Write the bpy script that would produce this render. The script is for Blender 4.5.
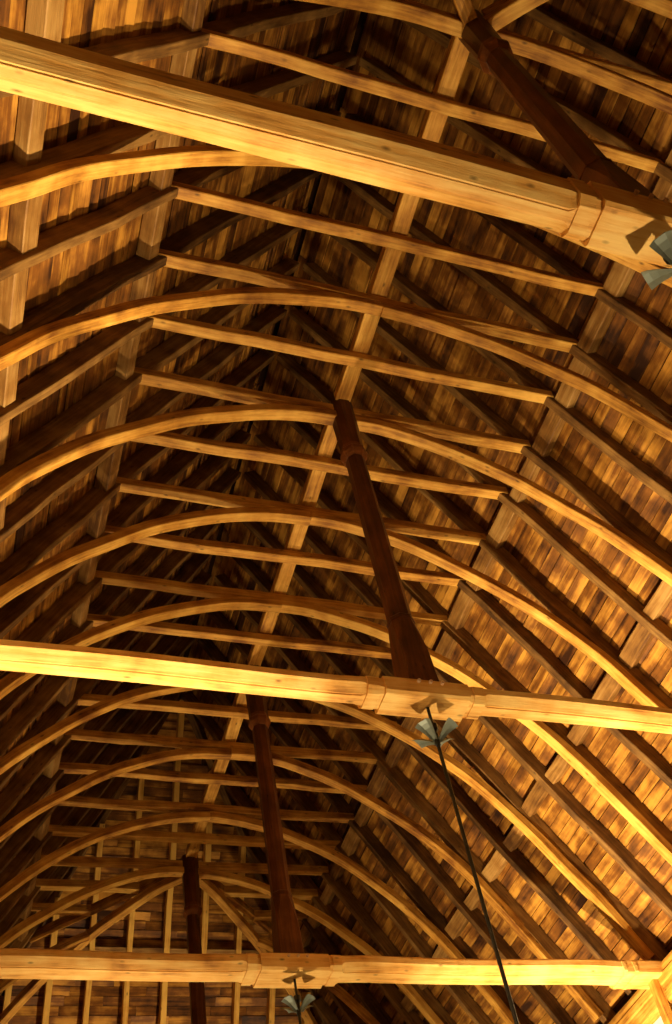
import bpy, math, random
from mathutils import Vector, Matrix
random.seed(7)
S = bpy.context.scene
for o in list(bpy.data.objects): bpy.data.objects.remove(o)
COL = S.collection
PI = math.pi

# ------------------------------------------------------------------ camera, world, exposure
FLOOR = 0.0
EYE = 1.6
ZT = EYE + 5.639            # underside of the tie beams above the floor
XC = -3.263                 # the camera stands left of the nave's axis (x = 0)
cam_d = bpy.data.cameras.new('camera'); cam = bpy.data.objects.new('camera', cam_d); COL.objects.link(cam)
R3 = Matrix(((0.94408474, -0.11515516, -0.30893900),
             (-0.29041652, -0.73404328, -0.61387190),
             (-0.15608411, 0.66926808, -0.72644201)))
# camera axes in the world: columns are right, up, back
cam.matrix_world = Matrix.Translation((XC, 0, EYE)) @ R3.to_4x4()
F, PX, PY = 1082.99, 351.70, 613.55
cam_d.sensor_fit = 'VERTICAL'; cam_d.sensor_height = 36.0
cam_d.lens = F / 1024 * 36
cam_d.shift_x = (336 - PX) / 1024
cam_d.shift_y = (PY - 512) / 1024
cam_d.clip_start = 0.05; cam_d.clip_end = 200
S.camera = cam
w = bpy.data.worlds.new('world'); S.world = w; w.use_nodes = True
w.node_tree.nodes['Background'].inputs[0].default_value = (0.9, 0.75, 0.6, 1)
w.node_tree.nodes['Background'].inputs[1].default_value = 0.02
S.view_settings.view_transform = 'Standard'; S.view_settings.look = 'None'
S.view_settings.gamma = 1.0; S.view_settings.use_curve_mapping = False
S.view_settings.exposure = -0.52
LIGHT_COL = (1.0, 0.78, 0.46)
FLOODS = [  # floodlights standing on the floor: x, y, aimed at x, y, z, beam angle in degrees, power
    # (x, y, aimed at x, y, z, beam, power)
(0.8, 3.9, 0.4, 1.8, 10.5, 62, 2300), (-0.3, 8.4, 0.0, 5.8, 10.5, 50, 2500), (-0.6, 11.9, -0.4, 9.2, 10.5, 46, 2300),
    (-0.8, 14.8, -0.6, 12.4, 10.5, 48, 1400), (1.6, 13.4, 0.0, 17.0, 7.6, 46, 5500),
    (-0.9, 7.9, 4.3, 7.7, 8.2, 50, 15500), (-0.9, 11.0, 4.3, 11.2, 8.4, 42, 5500), (-1.2, 6.2, 4.3, 3.8, 8.6, 46, 5500), (1.6, 6.2, -4.3, 3.6, 8.6, 44, 13500), (1.4, 12.6, -4.3, 9.6, 7.8, 46, 2500)]

# ------------------------------------------------------------------ layout
PITCH = 0.65
def YK(k):
    ks = [-12, 0, 6, 12, 18, 30]
    ys = [1.7206 - 12*PITCH, 1.7206, 5.6206, 9.6906, 13.8785, 13.8785 + 12*PITCH]
    for i in range(5):
        if k <= ks[i+1] or i == 4:
            t = (k - ks[i]) / (ks[i+1] - ks[i]); return ys[i] + t*(ys[i+1]-ys[i])
SL = 1.735                  # rise of the roof slope per metre of run
WC, HC = 2.15, 4.25         # collar end and its underside, over the tie beams
ZR = HC + SL*WC             # inner apex
XW = 4.42                   # wall face
def zin(x): return HC - SL*(abs(x) - WC)
AN = math.atan(SL)
Y0, Y1 = YK(0), YK(18)
ARCH = [(0, 4.13), (.4, 4.11), (.8, 4.02), (1.2, 3.88), (1.6, 3.68), (2.0, 3.42), (2.4, 3.10), (2.8, 2.72), (3.15, 2.31), (3.42, 1.90), (3.70, 1.44), (4.05, .84), (4.40, .24)]
def V(x, y, z): return Vector((x, y, ZT + z))

# ------------------------------------------------------------------ materials
def wood(name, dark, light, pale, grain=1.0, rough=0.62, knots=True, bump=0.35):
    m = bpy.data.materials.new(name); m.use_nodes = True
    nt = m.node_tree; N = nt.nodes; L = nt.links
    b = N['Principled BSDF']
    at = N.new('ShaderNodeAttribute'); at.attribute_name = 'grain'
    tn = N.new('ShaderNodeAttribute'); tn.attribute_name = 'tone'
    mp = N.new('ShaderNodeMapping'); mp.inputs['Scale'].default_value = (1.1*grain, 17*grain, 17*grain)
    L.new(at.outputs['Vector'], mp.inputs['Vector'])
    n1 = N.new('ShaderNodeTexNoise'); n1.inputs['Scale'].default_value = 1.6; n1.inputs['Detail'].default_value = 7; n1.inputs['Roughness'].default_value = .65
    L.new(mp.outputs[0], n1.inputs['Vector'])
    n2 = N.new('ShaderNodeTexNoise'); n2.inputs['Scale'].default_value = 3.2; n2.inputs['Detail'].default_value = 4
    L.new(at.outputs['Vector'], n2.inputs['Vector'])
    r = N.new('ShaderNodeValToRGB')
    r.color_ramp.elements[0].position = .36; r.color_ramp.elements[0].color = (*dark, 1)
    r.color_ramp.elements[1].position = .64; r.color_ramp.elements[1].color = (*pale, 1)
    e = r.color_ramp.elements.new(.50); e.color = (*light, 1)
    mx = N.new('ShaderNodeMath'); mx.operation = 'MULTIPLY_ADD'; mx.inputs[1].default_value = .5
    L.new(n1.outputs[0], mx.inputs[0])
    m2 = N.new('ShaderNodeMath'); m2.operation = 'MULTIPLY_ADD'; m2.inputs[1].default_value = .5; m2.inputs[2].default_value = 0
    L.new(n2.outputs[0], m2.inputs[0]); L.new(m2.outputs[0], mx.inputs[2])
    ad = N.new('ShaderNodeMath'); ad.operation = 'ADD'
    L.new(mx.outputs[0], ad.inputs[0]); L.new(tn.outputs['Fac'], ad.inputs[1])
    L.new(ad.outputs[0], r.inputs[0])
    col = r.outputs[0]
    if knots:
        vo = N.new('ShaderNodeTexVoronoi'); vo.inputs['Scale'].default_value = 4.2
        mv = N.new('ShaderNodeMapping'); mv.inputs['Scale'].default_value = (1, 2.2, 2.2)
        L.new(at.outputs['Vector'], mv.inputs['Vector']); L.new(mv.outputs[0], vo.inputs['Vector'])
        kr = N.new('ShaderNodeMapRange'); kr.inputs[1].default_value = .04; kr.inputs[2].default_value = .15
        kr.inputs[3].default_value = .35; kr.inputs[4].default_value = 1.0
        L.new(vo.outputs['Distance'], kr.inputs[0])
        mm = N.new('ShaderNodeMix'); mm.data_type = 'RGBA'; mm.blend_type = 'MULTIPLY'; mm.inputs[0].default_value = 1
        L.new(col, mm.inputs[6]); L.new(kr.outputs[0], mm.inputs[7]); col = mm.outputs[2]
    L.new(col, b.inputs['Base Color'])
    b.inputs['Roughness'].default_value = rough
    b.inputs['Specular IOR Level'].default_value = .3
    bp = N.new('ShaderNodeBump'); bp.inputs['Strength'].default_value = bump; bp.inputs['Distance'].default_value = .012
    L.new(n1.outputs[0], bp.inputs['Height']); L.new(bp.outputs[0], b.inputs['Normal'])
    return m
def plain(name, c, rough=.6, metal=0, noise=0.0, scale=3):
    m = bpy.data.materials.new(name); m.use_nodes = True
    nt = m.node_tree; b = nt.nodes['Principled BSDF']
    b.inputs['Roughness'].default_value = rough; b.inputs['Metallic'].default_value = metal
    n = nt.nodes.new('ShaderNodeTexNoise'); n.inputs['Scale'].default_value = scale; n.inputs['Detail'].default_value = 6
    tc = nt.nodes.new('ShaderNodeTexCoord'); nt.links.new(tc.outputs['Object'], n.inputs['Vector'])
    r = nt.nodes.new('ShaderNodeValToRGB')
    r.color_ramp.elements[0].position = .3; r.color_ramp.elements[0].color = tuple(x*(1-noise) for x in c) + (1,)
    r.color_ramp.elements[1].position = .7; r.color_ramp.elements[1].color = tuple(min(1, x*(1+noise)) for x in c) + (1,)
    nt.links.new(n.outputs[0], r.inputs[0]); nt.links.new(r.outputs[0], b.inputs['Base Color'])
    return m
M_BEAM = wood('oak_honey', (.34, .125, .020), (.78, .385, .080), (.92, .58, .175), bump=.6)
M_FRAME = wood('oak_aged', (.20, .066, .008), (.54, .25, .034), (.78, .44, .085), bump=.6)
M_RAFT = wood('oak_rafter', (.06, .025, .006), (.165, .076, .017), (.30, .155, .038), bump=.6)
M_POST = wood('oak_post_dark', (.05, .013, .003), (.10, .027, .005), (.18, .055, .011), rough=.45)
M_GREY = wood('grey_batten', (.10, .038, .008), (.25, .115, .023), (.40, .22, .06), knots=False, bump=.6)
M_BOARD = wood('roof_boards', (.036, .010, .0015), (.20, .070, .008), (.58, .27, .038), grain=.45, knots=False, bump=.5)
M_METAL = plain('grey_green_metal', (.17, .19, .15), .5, .3, .08)
M_BLACK = plain('black_cable', (.012, .014, .014), .4, 0, .1)
M_PLASTER = plain('cream_plaster', (.78, .74, .60), .9, 0, .08, 1.5)
M_FLOOR = plain('stone_floor', (.16, .13, .10), .7, 0, .2, 2)
M_PEG = wood('pale_peg', (.5, .3, .14), (.66, .42, .22), (.75, .5, .3), knots=False)

# ------------------------------------------------------------------ mesh builder
class MB:
    def __init__(s): s.v, s.f, s.g, s.t = [], [], [], []
    def sweep(s, pts, side, sec, tone=0.0, wob=0.004, scale=None, goff=None, endn=None):
        """sec: polygon in (side, up); up is perpendicular to the path and to side. scale: per point (a, b)"""
        side = Vector(side).normalized(); n = len(pts); m = len(sec); base = len(s.v)
        go = goff or Vector((random.uniform(0, 50), random.uniform(0, 50), random.uniform(0, 50)))
        ph = [random.uniform(0, 6.28) for _ in range(4)]; ln = 0
        for i, p in enumerate(pts):
            a = pts[max(i-1, 0)]; b = pts[min(i+1, n-1)]
            t = (b - a).normalized(); sd = (side - t*side.dot(t)).normalized(); up = sd.cross(t).normalized()
            if i: ln += (p - pts[i-1]).length
            ws = wob*(math.sin(ln*2.3+ph[0]) + .6*math.sin(ln*5.1+ph[1])); wu = wob*(math.sin(ln*2.7+ph[2]) + .6*math.sin(ln*6.3+ph[3]))
            k = 1 + wob*3*math.sin(ln*3.7+ph[1])
            sa, sb = scale[i] if scale else (1, 1)
            for (x, y) in sec:
                q = p + sd*(x*k*sa + ws) + up*(y*k*sb + wu)
                s.v.append(q); s.g.append((ln+go.x, x+go.y, y+go.z)); s.t.append(tone)
        for i in range(n-1):
            for j in range(m):
                a = base + i*m + j; b = base + i*m + (j+1) % m
                s.f.append((a, b, b+m, a+m))
        s.f.append(tuple(base + j for j in range(m))[::-1]); s.f.append(tuple(base+(n-1)*m + j for j in range(m)))
    def bar(s, a, b, side, w, h, c=.008, n=None, **k):
        L = (b-a).length; n = n or max(2, int(L/.35)+1)
        s.sweep([a.lerp(b, i/(n-1)) for i in range(n)], side, rect(w, h, c), **k)
    def lathe(s, prof, x, y, sides=8, tone=0.0, rot=PI/8):
        """prof: (z, radius-across-flats/2, squareness) - squareness 0 octagon .. 1 square"""
        go = Vector((random.uniform(0, 50), random.uniform(0, 50), random.uniform(0, 50))); base = len(s.v)
        for (z, r, q) in prof:
            cc = r*math.tan(PI/8)
            c = cc + (r-cc)*q*.96
            for (px, py) in [(r, -c), (r, c), (c, r), (-c, r), (-r, c), (-r, -c), (-c, -r), (c, -r)]:
                s.v.append(V(x+px, y+py, z)); s.g.append((z+go.x, px+go.y, py+go.z)); s.t.append(tone)
        for i in range(len(prof)-1):
            for j in range(8):
                a = base+i*8+j; b = base+i*8+(j+1) % 8; s.f.append((a, b, b+8, a+8))
        s.f.append(tuple(base+j for j in range(8))[::-1]); s.f.append(tuple(base+(len(prof)-1)*8+j for j in range(8)))
    def build(s, name, mat, parent=None, origin=None, smooth=False):
        me = bpy.data.meshes.new(name)
        if origin is None: origin = Vector((0, 0, 0))
        if parent is not None: origin = parent.location
        me.from_pydata([tuple(v-origin) for v in s.v], [], s.f)
        a = me.attributes.new('grain', 'FLOAT_VECTOR', 'POINT'); a.data.foreach_set('vector', [c for g in s.g for c in g])
        t = me.attributes.new('tone', 'FLOAT', 'POINT'); t.data.foreach_set('value', s.t)
        me.materials.append(mat)
        o = bpy.data.objects.new(name, me); COL.objects.link(o)
        import bmesh
        bm = bmesh.new(); bm.from_mesh(me); bmesh.ops.recalc_face_normals(bm, faces=bm.faces); bm.to_mesh(me); bm.free()
        if smooth:
            for p in me.polygons: p.use_smooth = True
        if parent is not None: o.parent = parent
        else: o.location = origin
        return o
def rect(w, h, c=.008):
    w /= 2; h /= 2
    return [(w, -h+c), (w, h-c), (w-c, h), (-w+c, h), (-w, h-c), (-w, -h+c), (-w+c, -h), (w-c, -h)]
def thing(name, label, cat, loc, group=None):
    o = bpy.data.objects.new(name, None); COL.objects.link(o); o.location = loc; o.empty_display_size = .2
    o['label'] = label; o['category'] = cat
    if group: o['group'] = group
    return o
def struct(o): o['kind'] = 'structure'; return o
def tn(a=.06): return random.uniform(-a, a)

# ------------------------------------------------------------------ the setting: floor, walls
def box_obj(name, x0, x1, y0, y1, z0, z1, mat):
    mb = MB(); c = Vector(((x0+x1)/2, (y0+y1)/2, (z0+z1)/2))
    for (x, y, z) in [(x0, y0, z0), (x1, y0, z0), (x1, y1, z0), (x0, y1, z0), (x0, y0, z1), (x1, y0, z1), (x1, y1, z1), (x0, y1, z1)]:
        mb.v.append(Vector((x, y, z))); mb.g.append((x, y, z)); mb.t.append(0)
    mb.f += [(0, 1, 2, 3), (4, 5, 6, 7), (0, 1, 5, 4), (1, 2, 6, 5), (2, 3, 7, 6), (3, 0, 4, 7)]
    return struct(mb.build(name, mat, origin=c))
YN, YF = Y0 - XW, Y1 + XW
box_obj('floor', -XW-.5, XW+.5, YN-.5, YF+.5, -.2, 0, M_FLOOR)
box_obj('wall_left', -XW-.5, -XW, YN-.5, YF+.5, 0, ZT-.12, M_PLASTER)
box_obj('wall_right', XW, XW+.5, YN-.5, YF+.5, 0, ZT-.12, M_PLASTER)
box_obj('wall_front', -XW, XW, YF, YF+.5, 0, ZT-.12, M_PLASTER)
box_obj('wall_back', -XW, XW, YN-.5, YN, 0, ZT-.12, M_PLASTER)

# roof boarding: rows of boards on the back of the rafters, on both slopes and both hipped ends
RD = .20                                 # rafter depth
nx, nz = math.sin(AN), math.cos(AN)      # outward normal of the slope (run, rise)
def boarding():
    mb = MB(); bw = .150
    L = (ZR + .35 - (-.35)) / math.sin(AN) ; rows = int(L/bw); YJ = [YK(q) for q in range(-9, 30)]
    def board(P0, P1, up, nrm, wd):
        # board with its length P0->P1, width along up, slightly tilted about its own length
        tilt = random.uniform(-.016, .016); go = [random.uniform(0, 60) for _ in range(3)]
        tone = max(-.12, min(.09, random.gauss(0, .045))); b = len(mb.v); th = .022; ln = (P1-P0).length
        off = random.uniform(0, .01)
        for (s, P) in ((0, P0), (ln, P1)):
            for (u, n_) in ((-wd/2, off+tilt), (wd/2, off-tilt), (wd/2, off-tilt+th), (-wd/2, off+tilt+th)):
                mb.v.append(P + up*u + nrm*n_); mb.g.append((s+go[0], u+go[1], n_+go[2])); mb.t.append(tone)
        mb.f.extend([(b, b+1, b+2, b+3), (b+4, b+5, b+6, b+7), (b, b+1, b+5, b+4), (b+1, b+2, b+6, b+5), (b+2, b+3, b+7, b+6), (b+3, b, b+4, b+7)])
    for r in range(rows):
        d = (r+.5)*bw
        z = -.35 + d*math.sin(AN); x = WC + (HC - z)/SL       # on the rafters' inner plane
        xo, zo = x + nx*RD, z + nz*RD
        if xo < .06: continue
        for sg in (-1, 1):
            up = Vector((-sg*math.cos(AN), 0, math.sin(AN))); nr = Vector((sg*nx, 0, nz))
            ya, yb = Y0 - xo, Y1 + xo; y = ya
            while y < yb:
                kk = 0
                while YJ[kk] <= y + 1e-4: kk += 1
                y2 = min(yb, YJ[min(kk + random.choice([0, 1, 2, 2, 3]), len(YJ)-1)])
                board(V(sg*xo, y+.001, zo), V(sg*xo, y2-.003, zo), up, nr, bw*.945); y = y2
        for sg, yc in ((1, Y1), (-1, Y0)):
            up = Vector((0, -sg*math.cos(AN), math.sin(AN))); nr = Vector((0, sg*nx, nz))
            xa, xb = -xo, xo; q = xa
            while q < xb:
                q2 = min(xb, q + random.choice([.62, 1.24, 1.24, 1.86]))
                board(V(q+.001, yc+sg*xo, zo), V(q2-.003, yc+sg*xo, zo), up, nr, bw*.945); q = q2
    return mb
struct(boarding().build('ceiling', M_BOARD, origin=Vector((0, 8, ZT+4))))
# roofing underlay just outside the boards, so that no daylight gets through the joints
def cover():
    mb = MB()
    def pt(x, y, z): mb.v.append(V(x, y, z)); mb.g.append((x, y, z)); mb.t.append(-.2); return len(mb.v)-1
    e = RD + .07; zb = -.45; xb = WC + (HC-zb)/SL + nx*e; zz = zb + nz*e; zt = zz + xb*SL
    a = pt(-xb, Y0-xb, zz); b = pt(xb, Y0-xb, zz); c = pt(xb, Y1+xb, zz); d = pt(-xb, Y1+xb, zz); r0 = pt(0, Y0, zt); r1 = pt(0, Y1, zt)
    mb.f += [(a, d, r1, r0), (b, c, r1, r0), (a, b, r0), (c, d, r1)]
    o = mb.build('ceiling', M_BOARD, origin=Vector((0, 8, ZT+4)))
    sm = o.modifiers.new('thickness', 'SOLIDIFY'); sm.thickness = .03; sm.offset = 1
    return struct(o)
cover()

# ------------------------------------------------------------------ wall plates
def wall_plate(name_side, label, a, b, side_in):
    t = thing('wall_plate', label, 'wall plate', (a+b)/2, 'wall plates')
    mb = MB(); n = 30
    s = Vector(side_in)
    pts = [a.lerp(b, i/(n-1)) for i in range(n)]
    # moulded section: inner face, roll and lower fillet
    sec = [(-.12, -.15), (.10, -.15), (.125, -.135), (.135, -.10), (.135, -.04), (.155, -.02), (.155, .06), (.14, .08), (.14, .22), (.10, .28), (-.12, .28)]
    mb.sweep(pts, s, sec, wob=.003); mb.build('moulded_timber', M_FRAME, t)
    return t
PXI = XW + .07
wall_plate('right', 'thick moulded orange timber along the top of the right wall, under the rafter feet', V(PXI, YN, .0), V(PXI, YF, .0), (-1, 0, 0))
wall_plate('left', 'thick moulded timber along the top of the left wall, under the rafter feet', V(-PXI, YN, .0), V(-PXI, YF, .0), (1, 0, 0))
wall_plate('far', 'moulded timber along the top of the far end wall', V(-XW+.05, YF+.07, .0), V(XW-.05, YF+.07, .0), (0, -1, 0))

# ------------------------------------------------------------------ rafters and frames
ORD = ['', 'first', 'second', 'third', 'fourth', 'fifth']
def frame_label(k, arched):
    kind = 'arched rafter frame with curved braces under its collar' if arched else 'plain rafter frame with a straight collar and no braces'
    if k == 0: return 'arched rafter frame directly over the nearest, topmost tie beam in view'
    if k == 6: return 'arched rafter frame directly over the middle tie beam in view'
    if k == 12: return 'arched rafter frame directly over the lowest tie beam in view'
    if k == 18: return 'arched rafter frame meeting the farthest dark king post'
    if k < 0: return kind + ', ' + ORD[-k] + ' before the nearest tie beam'
    if k < 6: return kind + ', ' + ORD[k] + ' beyond the nearest tie beam'
    if k < 12: return kind + ', ' + ORD[k-6] + ' beyond the middle tie beam'
    if k < 18: return kind + ', ' + ORD[k-12] + ' beyond the lowest tie beam'
    return kind + ', ' + ORD[k-18] + ' behind the farthest king post'
XF = WC + (HC + .12)/SL                  # rafter foot, just over the wall plate
def rafter_mb(mb, sg, y, xtop, tone, axis='x', yc=0, xfix=0):
    """straight rafter; its inner face lies on the slope line"""
    h = RD/2
    def P(x):
        if axis == 'x': return V(sg*(x + nx*h), y, zin(x) + nz*h)
        return V(xfix, yc + sg*(x + nx*h), zin(x) + nz*h)
    side = (0, 1, 0) if axis == 'x' else (1, 0, 0)
    mb.bar(P(XF), P(xtop), side, .095 + random.uniform(-.008, .008), RD - .004, .006, tone=tone, wob=.006)
def arch_pts(sgx, y, xmin=0.0, diag=None, drop=0.0):
    out = []; h = .06
    A = [a for a in ARCH]
    if xmin > 0:
        zi = None
        for i in range(len(A)-1):
            if A[i][0] <= xmin < A[i+1][0]:
                t = (xmin-A[i][0])/(A[i+1][0]-A[i][0]); zi = A[i][1]+t*(A[i+1][1]-A[i][1]); A = [(xmin, zi)] + A[i+1:]; break
    # resample smoothly (Catmull-Rom)
    def cr(p0, p1, p2, p3, t):
        return tuple(.5*((2*b)+(-a+c)*t+(2*a-5*b+4*c-d)*t*t+(-a+3*b-3*c+d)*t**3) for a, b, c, d in zip(p0, p1, p2, p3))
    ex = [(2*A[0][0]-A[1][0], A[0][1] - (A[1][1]-A[0][1])*.6)] + A + [(2*A[-1][0]-A[-2][0], 2*A[-1][1]-A[-2][1])]
    sm = []
    for i in range(1, len(ex)-2):
        for j in range(3): sm.append(cr(ex[i-1], ex[i], ex[i+1], ex[i+2], j/3))
    sm.append(A[-1])
    for (x, z) in sm: out.append((x, z + h - drop))
    if diag is None: return [V(sgx*x, y, z) for x, z in out]
    yc, sy = diag
    return [V(sgx*x, yc + sy*x, z) for x, z in out]
def make_frame(k):
    y = YK(k); arched = (k % 2 == 0) or k == -1
    xt = 0.02; 
    if k > 18: xt = y - Y1
    if k < 0: xt = Y0 - y
    t = thing('rafter_frame', frame_label(k, arched), 'roof frame', V(0, y, HC), 'rafter frames down the length of the roof')
    tone0 = random.uniform(-.05, .05)
    for sg in (-1, 1):
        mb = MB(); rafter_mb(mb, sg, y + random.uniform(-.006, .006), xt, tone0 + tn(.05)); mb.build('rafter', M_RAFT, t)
    w_ = .115 + random.uniform(-.012, .012)
    if k >= -1:
        dz = random.uniform(-.012, .012)
        if k > 18:
            for sg in (-1, 1):
                if xt > 1.6: continue
                mb = MB(); mb.bar(V(sg*(WC+.09), y, HC+.07), V(sg*(xt+.03), y, HC+.07), (0, 1, 0), w_, .14, .008, tone=tone0 + tn(.04), wob=.006); mb.build('collar_beam', M_FRAME, t)
        mb = MB()
        if k <= 18: mb.bar(V(-WC-.09, y, HC+.062+dz), V(WC+.09, y, HC+.062-dz), (0, 1, 0), w_, .122, .008, tone=tone0 + tn(.04), wob=.006)
        if k <= 18: mb.build('collar_beam', M_FRAME, t)
    if arched:
        for sg in (-1, 1):
            mb = MB(); xm = .085 if k in (0, 6, 12, 18) else 0.0
            if k in (-1, 20): xm = abs(xt) + .06
            dz = random.uniform(-.02, .02)
            pts = arch_pts(sg, y, xm, drop=dz + (.0 if xm else 0))
            mb.sweep(pts, (0, 1, 0), rect(.122 + random.uniform(-.01, .012), .115, .007), tone=tone0 + tn(.05), wob=.006)
            mb.build('curved_brace', M_FRAME, t)
    return t
for k in range(-1, 22): make_frame(k)

# short rafters between the hips and the walls
def jack(label, grp, mat=None, **k):
    mb = MB(); rafter_mb(mb, **k)
    o = mb.build('jack_rafter', mat or M_RAFT, origin=sum(mb.v, Vector())/len(mb.v)); o['label'] = label; o['category'] = 'rafter'; o['group'] = grp
ORDL = ['first', 'second', 'third', 'fourth', 'fifth', 'sixth', 'seventh', 'eighth', 'ninth', 'tenth', 'eleventh', 'twelfth', 'thirteenth', 'fourteenth']
for i, k in enumerate(range(22, 25)):
    for sg, nm in ((-1, 'left'), (1, 'right')):
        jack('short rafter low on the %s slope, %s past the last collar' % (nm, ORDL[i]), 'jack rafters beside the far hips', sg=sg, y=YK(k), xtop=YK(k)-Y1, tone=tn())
for i in range(-6, 7):
    x = i*.615 + .05
    nm = 'middle rafter of the far end slope, straight behind the farthest king post' if i == 0 else 'rafter on the far end slope, %s to the %s of the middle one' % (ORDL[abs(i)-1], 'right' if i > 0 else 'left')
    jack(nm, 'rafters of the far end slope', M_FRAME, sg=1, y=0, xtop=max(abs(x), .02), tone=tn(.05)+.10, axis='y', yc=Y1, xfix=x)
# hips: rafter in the corner and a curved brace to the king post
def hip(label, sx, sy, yc):
    t = thing('hip_frame', label, 'roof frame', V(sx*1.5, yc+sy*1.5, HC-.3), 'diagonal hip frames')
    mb = MB(); h = RD/2
    P = lambda x: V(sx*(x+nx*h), yc+sy*(x+nx*h), zin(x)+nz*h)
    mb.bar(P(XF), P(.03), (sy, -sx, 0) if sx*sy > 0 else (sy, -sx, 0), .12, RD, .008, wob=.005); mb.build('hip_rafter', M_RAFT, t)
    mb = MB(); mb.bar(V(sx*.1, yc+sy*.1, HC+.09), V(sx*(WC+.05), yc+sy*(WC+.05), HC+.09), (sy, -sx, 0), .11, .14, .008, tone=-.05); mb.build('collar_beam', M_FRAME, t)
    mb = MB(); pts = arch_pts(sx, 0, .07, diag=(yc, sy))
    mb.sweep(pts, Vector((-sy, sx, 0)).normalized(), rect(.13, .13, .008), wob=.006); mb.build('curved_brace', M_FRAME, t)
hip('diagonal curved hip frame running from the farthest king post to the far left corner', -1, 1, Y1)
hip('diagonal curved hip frame running from the farthest king post to the far right corner', 1, 1, Y1)
hip('diagonal strut running up and left from the head of the nearest king post', -1, -1, Y0)
hip('diagonal strut running up and right from the head of the nearest king post', 1, -1, Y0)

# ------------------------------------------------------------------ purlins let in between the rafters
def purlin(label, sg, xq, k0, k1):
    y0 = YK(k0)
    t = thing('purlin', label, 'purlin', V(sg*xq, (YK(k0)+YK(k1))/2, zin(xq)), 'purlins along the slopes')
    for k in range(k0, k1):
        mb = MB(); a, b = YK(k)+.045, YK(k+1)-.045
        ins = .055 + random.uniform(-.01, .03); dp = RD - ins
        j = random.uniform(-.03, .03)
        P = lambda y, jj: V(sg*(xq + jj*math.cos(AN) + nx*(ins + dp/2)), y, zin(xq) - jj*math.sin(AN) + nz*(ins+dp/2))
        mb.sweep([P(a, j), P((a+b)/2, j), P(b, j + random.uniform(-.012, .012))], (sg*math.cos(AN), 0, -math.sin(AN)), rect(.175 + random.uniform(-.02, .03), dp, .008), tone=tn(.07), wob=.003)
        mb.build('purlin_board', M_GREY, t)
purlin('upper grey purlin on the left slope, level with the collar ends', -1, WC+.07, -1, 21)
purlin('upper grey purlin on the right slope, level with the collar ends', 1, WC+.07, -1, 21)
purlin('lower grey purlin on the left slope, midway between collars and wall', -1, 3.30, -1, 21)
purlin('lower grey purlin on the right slope, midway between collars and wall', 1, 3.30, -1, 21)
def end_purlin(label, xq, xa):
    t = thing('purlin', label, 'purlin', V(0, Y1+xq, zin(xq)), 'purlins along the slopes')
    xs = [i*.615+.05 for i in range(-6, 7) if abs(i*.615+.05) < xa]
    for a, b in zip(xs[:-1], xs[1:]):
        mb = MB(); ins = .04; dp = RD-ins
        P = lambda x: V(x, Y1 + xq + nx*(ins+dp/2), zin(xq)+nz*(ins+dp/2))
        mb.bar(P(a+.045), P(b-.045), (0, math.cos(AN), -math.sin(AN)), .2, dp, tone=tn(.05), n=3, wob=.003); mb.build('purlin_board', M_GREY, t)
end_purlin('upper purlin across the far end slope', WC+.07, 2.2)
end_purlin('lower purlin across the far end slope', 3.3, 3.4)

# collar purlin and ridge piece
t = thing('collar_purlin', 'long straight timber down the middle of the roof, lying on the collars', 'collar purlin', V(0, (Y0+Y1)/2, HC+.2))
pts = [(-.0, Y0+.1)] ; 
for (a, b) in ((Y0+.1, YK(6)-.1), (YK(6)+.1, YK(12)-.1), (YK(12)+.1, Y1-.1)):
    mb = MB(); mb.bar(V(0, a, HC+.215), V(0, b, HC+.215), (1, 0, 0), .17, .13, .008, wob=.005, tone=.02); mb.build('timber_length', M_FRAME, t)

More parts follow.
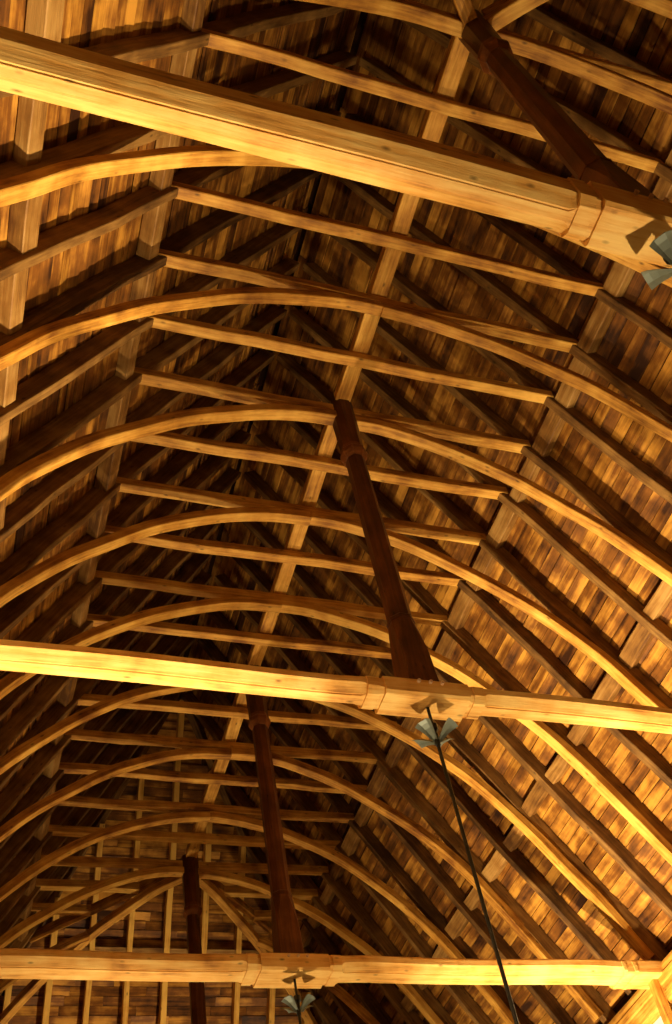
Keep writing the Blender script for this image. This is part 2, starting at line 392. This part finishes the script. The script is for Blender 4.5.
# ------------------------------------------------------------------ tie beams, king posts, hanging fittings
TIES = [(0, .235, .30, .078), (6, .25, .16, .072), (12, .36, .17, .075), (18, .28, .24, .08)]
TL = ['nearest and thickest honey oak tie beam, slanting across the top of the view',
      'middle tie beam, bright honey oak, crossing the view just below the centre',
      'lowest tie beam in the view, level bright oak beam near the bottom edge',
      'tie beam under the farthest king post, below the lowest one in view']
KL = ['nearest dark octagonal king post, standing on the topmost tie beam', 'tall dark octagonal king post standing on the middle tie beam',
      'dark octagonal king post standing on the lowest tie beam in view', 'farthest dark king post, where the curved hip frames meet']
for i, (k, w_, h_, ch) in enumerate(TIES):
    y = YK(k); t = thing('tie_beam', TL[i], 'tie beam', V(0, y, 0), 'tie beams across the nave')
    def tie(sw, sh, ch_, qk=0):    # section with its underside at z = 0
        a = sw/2; c = ch_; d = min(ch_, .03)
        return [(a, c), (a, sh-d), (a-d, sh), (-a+d, sh), (-a, sh-d), (-a, c), (-a+c-qk*.3, qk*.7), (-a+c+qk*.6, qk*.9), (-a+c+qk, 0), (a-c-qk, 0), (a-c-qk*.6, qk*.9), (a-c+qk*.3, qk*.7)]
    mb = MB(); tone = .05
    go = Vector((i*9.1, 3.3, 7.7))
    def seg(x0, x1, sec0, sec1, n=2, wob=.0):
        pts = [V(x0 + (x1-x0)*j/(n-1), y, 0) for j in range(n)]
        base = len(mb.v); m = 12; ph = random.uniform(0, 6)
        for j, p in enumerate(pts):
            f = j/(n-1)
            for (a0, a1) in zip(sec0, sec1):
                sx = a0[0]*(1-f)+a1[0]*f; sz = a0[1]*(1-f)+a1[1]*f
                wb = wob*math.sin(p.x*2.1+ph) if 0 < j < n-1 else 0
                mb.v.append(Vector((p.x, p.y + sx*(1+wb), p.z + sz + wb*.25))); mb.g.append((p.x+go.x, sx+go.y, sz+go.z)); mb.t.append(tone)
        for j in range(n-1):
            for q in range(m):
                a = base+j*m+q; b = base+j*m+(q+1) % m; mb.f.append((a, b, b+m, a+m))
        mb.f.append(tuple(base+q for q in range(m))[::-1]); mb.f.append(tuple(base+(n-1)*m+q for q in range(m)))
    full = tie(w_, h_, ch, .012); sq = tie(w_, h_, .015)
    seg(-3.85, -.53, full, full, 16, .035); seg(.53, 3.85, full, full, 16, .035)
    mb.build('beam', M_BEAM, t)
    # square block under the post, with its stop mouldings
    B = lambda g, c: [(x*(w_+2*g)/w_, z*(h_+g)/h_ - g if z < h_/2 else z + .0) for (x, z) in tie(w_, h_, c)]
    mb = MB(); seg(-.36, .36, B(.02, .02), B(.02, .02)); mb.build('block', M_BEAM, t)
    for sg in (-1, 1):
        mb = MB(); seg(sg*.36, sg*.40, B(.002, .04), B(.002, .04)); seg(sg*.40, sg*.50, B(.012, .045), B(.012, .045)); seg(sg*.50, sg*.54, B(.0, .06), full)
        mb.build('stop_moulding', M_BEAM, t)
        mb = MB(); seg(sg*3.84, sg*3.88, B(.012, .04), B(.012, .04)); seg(sg*3.88, sg*3.98, sq, sq); seg(sg*3.98, sg*4.02, B(.012, .03), B(.012, .03)); seg(sg*4.02, sg*(XW+.05), sq, sq)
        mb.build('beam_end', M_BEAM, t)
    for j in range(3):
        mb = MB(); px = -.07 + .10*j; mb.bar(V(px, y-w_/2-.045, h_-.045), V(px, y-w_/2+.03, h_-.045), (1, 0, 0), .028, .028, .009, n=2, wob=0); mb.build('peg', M_PEG, t)
    # king post
    kp = thing('king_post', KL[i], 'king post', V(0, y, h_), 'king posts')
    mb = MB(); mb.lathe([(h_-.002, .130, .95), (h_+.04, .128, .95), (.55, .120, .9), (.80, .113, .3), (.90, .110, 0), (.94, .106, 0)], 0, y, tone=.03); mb.build('base', M_POST, kp)
    mb = MB(); mb.lathe([(.93, .113, 0), (.965, .113, 0), (.985, .102, 0), (2.3, .098, 0), (3.43, .092, 0)], 0, y); mb.build('shaft', M_POST, kp)
    mb = MB(); mb.lathe([(3.40, .095, 0), (3.43, .115, 0), (3.47, .132, 0), (3.52, .132, 0), (3.55, .118, 0), (3.60, .114, 0)], 0, y, tone=.12); mb.build('capital_ring', M_POST, kp)
    mb = MB(); mb.lathe([(3.595, .113, 0), (3.8, .116, 0), (4.1, .122, 0), (4.46, .124, 0)], 0, y, tone=-.03); mb.build('head', M_POST, kp)
    # hanging fitting: four bent metal flaps round a hub, and a cable going down to a lamp
    FL = ['cable hanging from four grey metal flaps under the topmost tie beam', 'black cable hanging from four grey metal flaps under the middle tie beam',
          'cable hanging from pale metal flaps under the lowest tie beam in view', 'cable hanging under the farthest king post']
    if k == 18: continue
    ft = thing('hanging_fitting', FL[i], 'light fitting', V(0.03, y, -.03), 'hanging light cables')
    mb = MB(); cx, zz = .03, -.21
    mb.lathe([(.01, .012, 0), (zz+.01, .012, 0)], cx, y)
    mb.lathe([(zz+.002, .035, 0), (zz-.05, .035, 0), (zz-.07, .022, 0), (zz-.20, .02, 0)], cx, y); mb.build('hub', M_BLACK, ft)
    for q in range(4):
        an = q*PI/2 + .62; mb = MB(); base = 0
        u = Vector((math.cos(an), math.sin(an), 0)); s_ = Vector((-math.sin(an), math.cos(an), 0))
        rows = [(.02, -.15, .02), (.06, -.12, .032), (.10, -.09, .046), (.14, -.07, .06), (.175, -.06, .07)]
        for (rr, dz, hw) in rows:
            for (e, dd) in ((-1, -.02), (-.5, 0), (.5, 0), (1, -.02)):
                for th in (0, .004):
                    mb.v.append(V(cx, y, zz) + u*rr + s_*(e*hw) + Vector((0, 0, dz+dd+th))); mb.g.append((rr, e, 0)); mb.t.append(0)
        n_ = 8
        for r_ in range(len(rows)-1):
            for c_ in range(3):
                a = r_*n_+c_*2; mb.f += [(a, a+2, a+2+n_, a+n_), (a+1, a+n_+1, a+n_+3, a+3)]
            a = r_*n_; mb.f += [(a, a+n_, a+n_+1, a+1), (a+6, a+7, a+7+n_, a+6+n_)]
        a = (len(rows)-1)*n_
        for c_ in range(3): mb.f += [(a+c_*2, a+c_*2+2, a+c_*2+3, a+c_*2+1), (c_*2, c_*2+1, c_*2+3, c_*2+2)]
        mb.build('flap', M_METAL, ft)
    mb = MB(); mb.lathe([(zz-.15, .013, 0), (-3.6, .013, 0)], cx, y); mb.build('cable', M_BLACK, ft)
    mb = MB(); mb.lathe([(-3.55, .02, 0), (-3.62, .06, 0), (-3.78, .09, 0), (-3.80, .085, 0)], cx, y); mb.build('lamp_holder', M_BLACK, ft)

# struts standing on the wall below the tie beam ends
for i, k in enumerate((0, 6, 12)):
    for sg, nm in ((-1, 'left'), (1, 'right')):
        y = YK(k)
        t = thing('wall_post', 'narrow timber strut under the %s end of the %s tie beam' % (nm, ['topmost', 'middle', 'lowest'][i]), 'post', V(sg*(XW-.09), y, -1.6), 'struts under the tie beam ends')
        mb = MB(); mb.bar(V(sg*(XW-.11), y, -1.6), V(sg*(XW-.11), y, .004), (0, 1, 0), .11, .10, .01); mb.build('strut', M_FRAME, t)
        mb = MB(); mb.bar(V(sg*(XW-.10), y, -1.72), V(sg*(XW-.10), y, -1.6), (0, 1, 0), .24, .2, .03, n=2); mb.build('corbel', M_PLASTER, t)

# ------------------------------------------------------------------ floodlights standing on the floor, aimed at the roof
for i, (x, y, ax, ay, az, ang, p) in enumerate(FLOODS):
    a = Vector((x, y, .30))
    side = 'left wall' if x < -2 else 'right wall' if x > 2 else 'nave centre'
    same = sorted(u[1] for u in FLOODS if (u[0] < -2, u[0] > 2) == (x < -2, x > 2))
    t = thing('floodlight', 'small black floodlight on the floor by the %s, %s from near end' % (side, ORDL[same.index(y)]), 'light', Vector((x, y, 0)), 'floodlights on the floor')
    d = (Vector((ax, ay, az)) - a).normalized()
    mb = MB(); s_ = d.orthogonal().normalized()
    mb.sweep([a-d*.22, a-d*.20, a-d*.06, a], s_, [(.11*math.cos(q*PI/6), .11*math.sin(q*PI/6)) for q in range(12)], wob=0, scale=[(.6, .6), (.75, .75), (.9, .9), (1, 1)]); mb.build('lamp_can', M_BLACK, t)
    mb = MB(); mb.bar(Vector((x, y-.16, .02)), Vector((x, y+.16, .02)), (1, 0, 0), .2, .03, .005, n=2, wob=0); mb.build('foot', M_BLACK, t)
    for e in (-1, 1):
        mb = MB(); mb.bar(Vector((x, y+e*.13, .03)), Vector((x, y+e*.13, .25)), (1, 0, 0), .04, .012, .003, n=2, wob=0); mb.build('yoke_arm', M_BLACK, t)
    ld = bpy.data.lights.new('flood_lamp', 'SPOT'); ld.spot_size = math.radians(ang); ld.spot_blend = .9; ld.shadow_soft_size = .10
    ld.energy = p; ld.color = LIGHT_COL
    lo = bpy.data.objects.new('flood_lamp', ld); COL.objects.link(lo); lo.parent = t
    lo.location = a + d*.12 - Vector((x, y, 0)); lo.rotation_euler = d.to_track_quat('-Z', 'Y').to_euler()
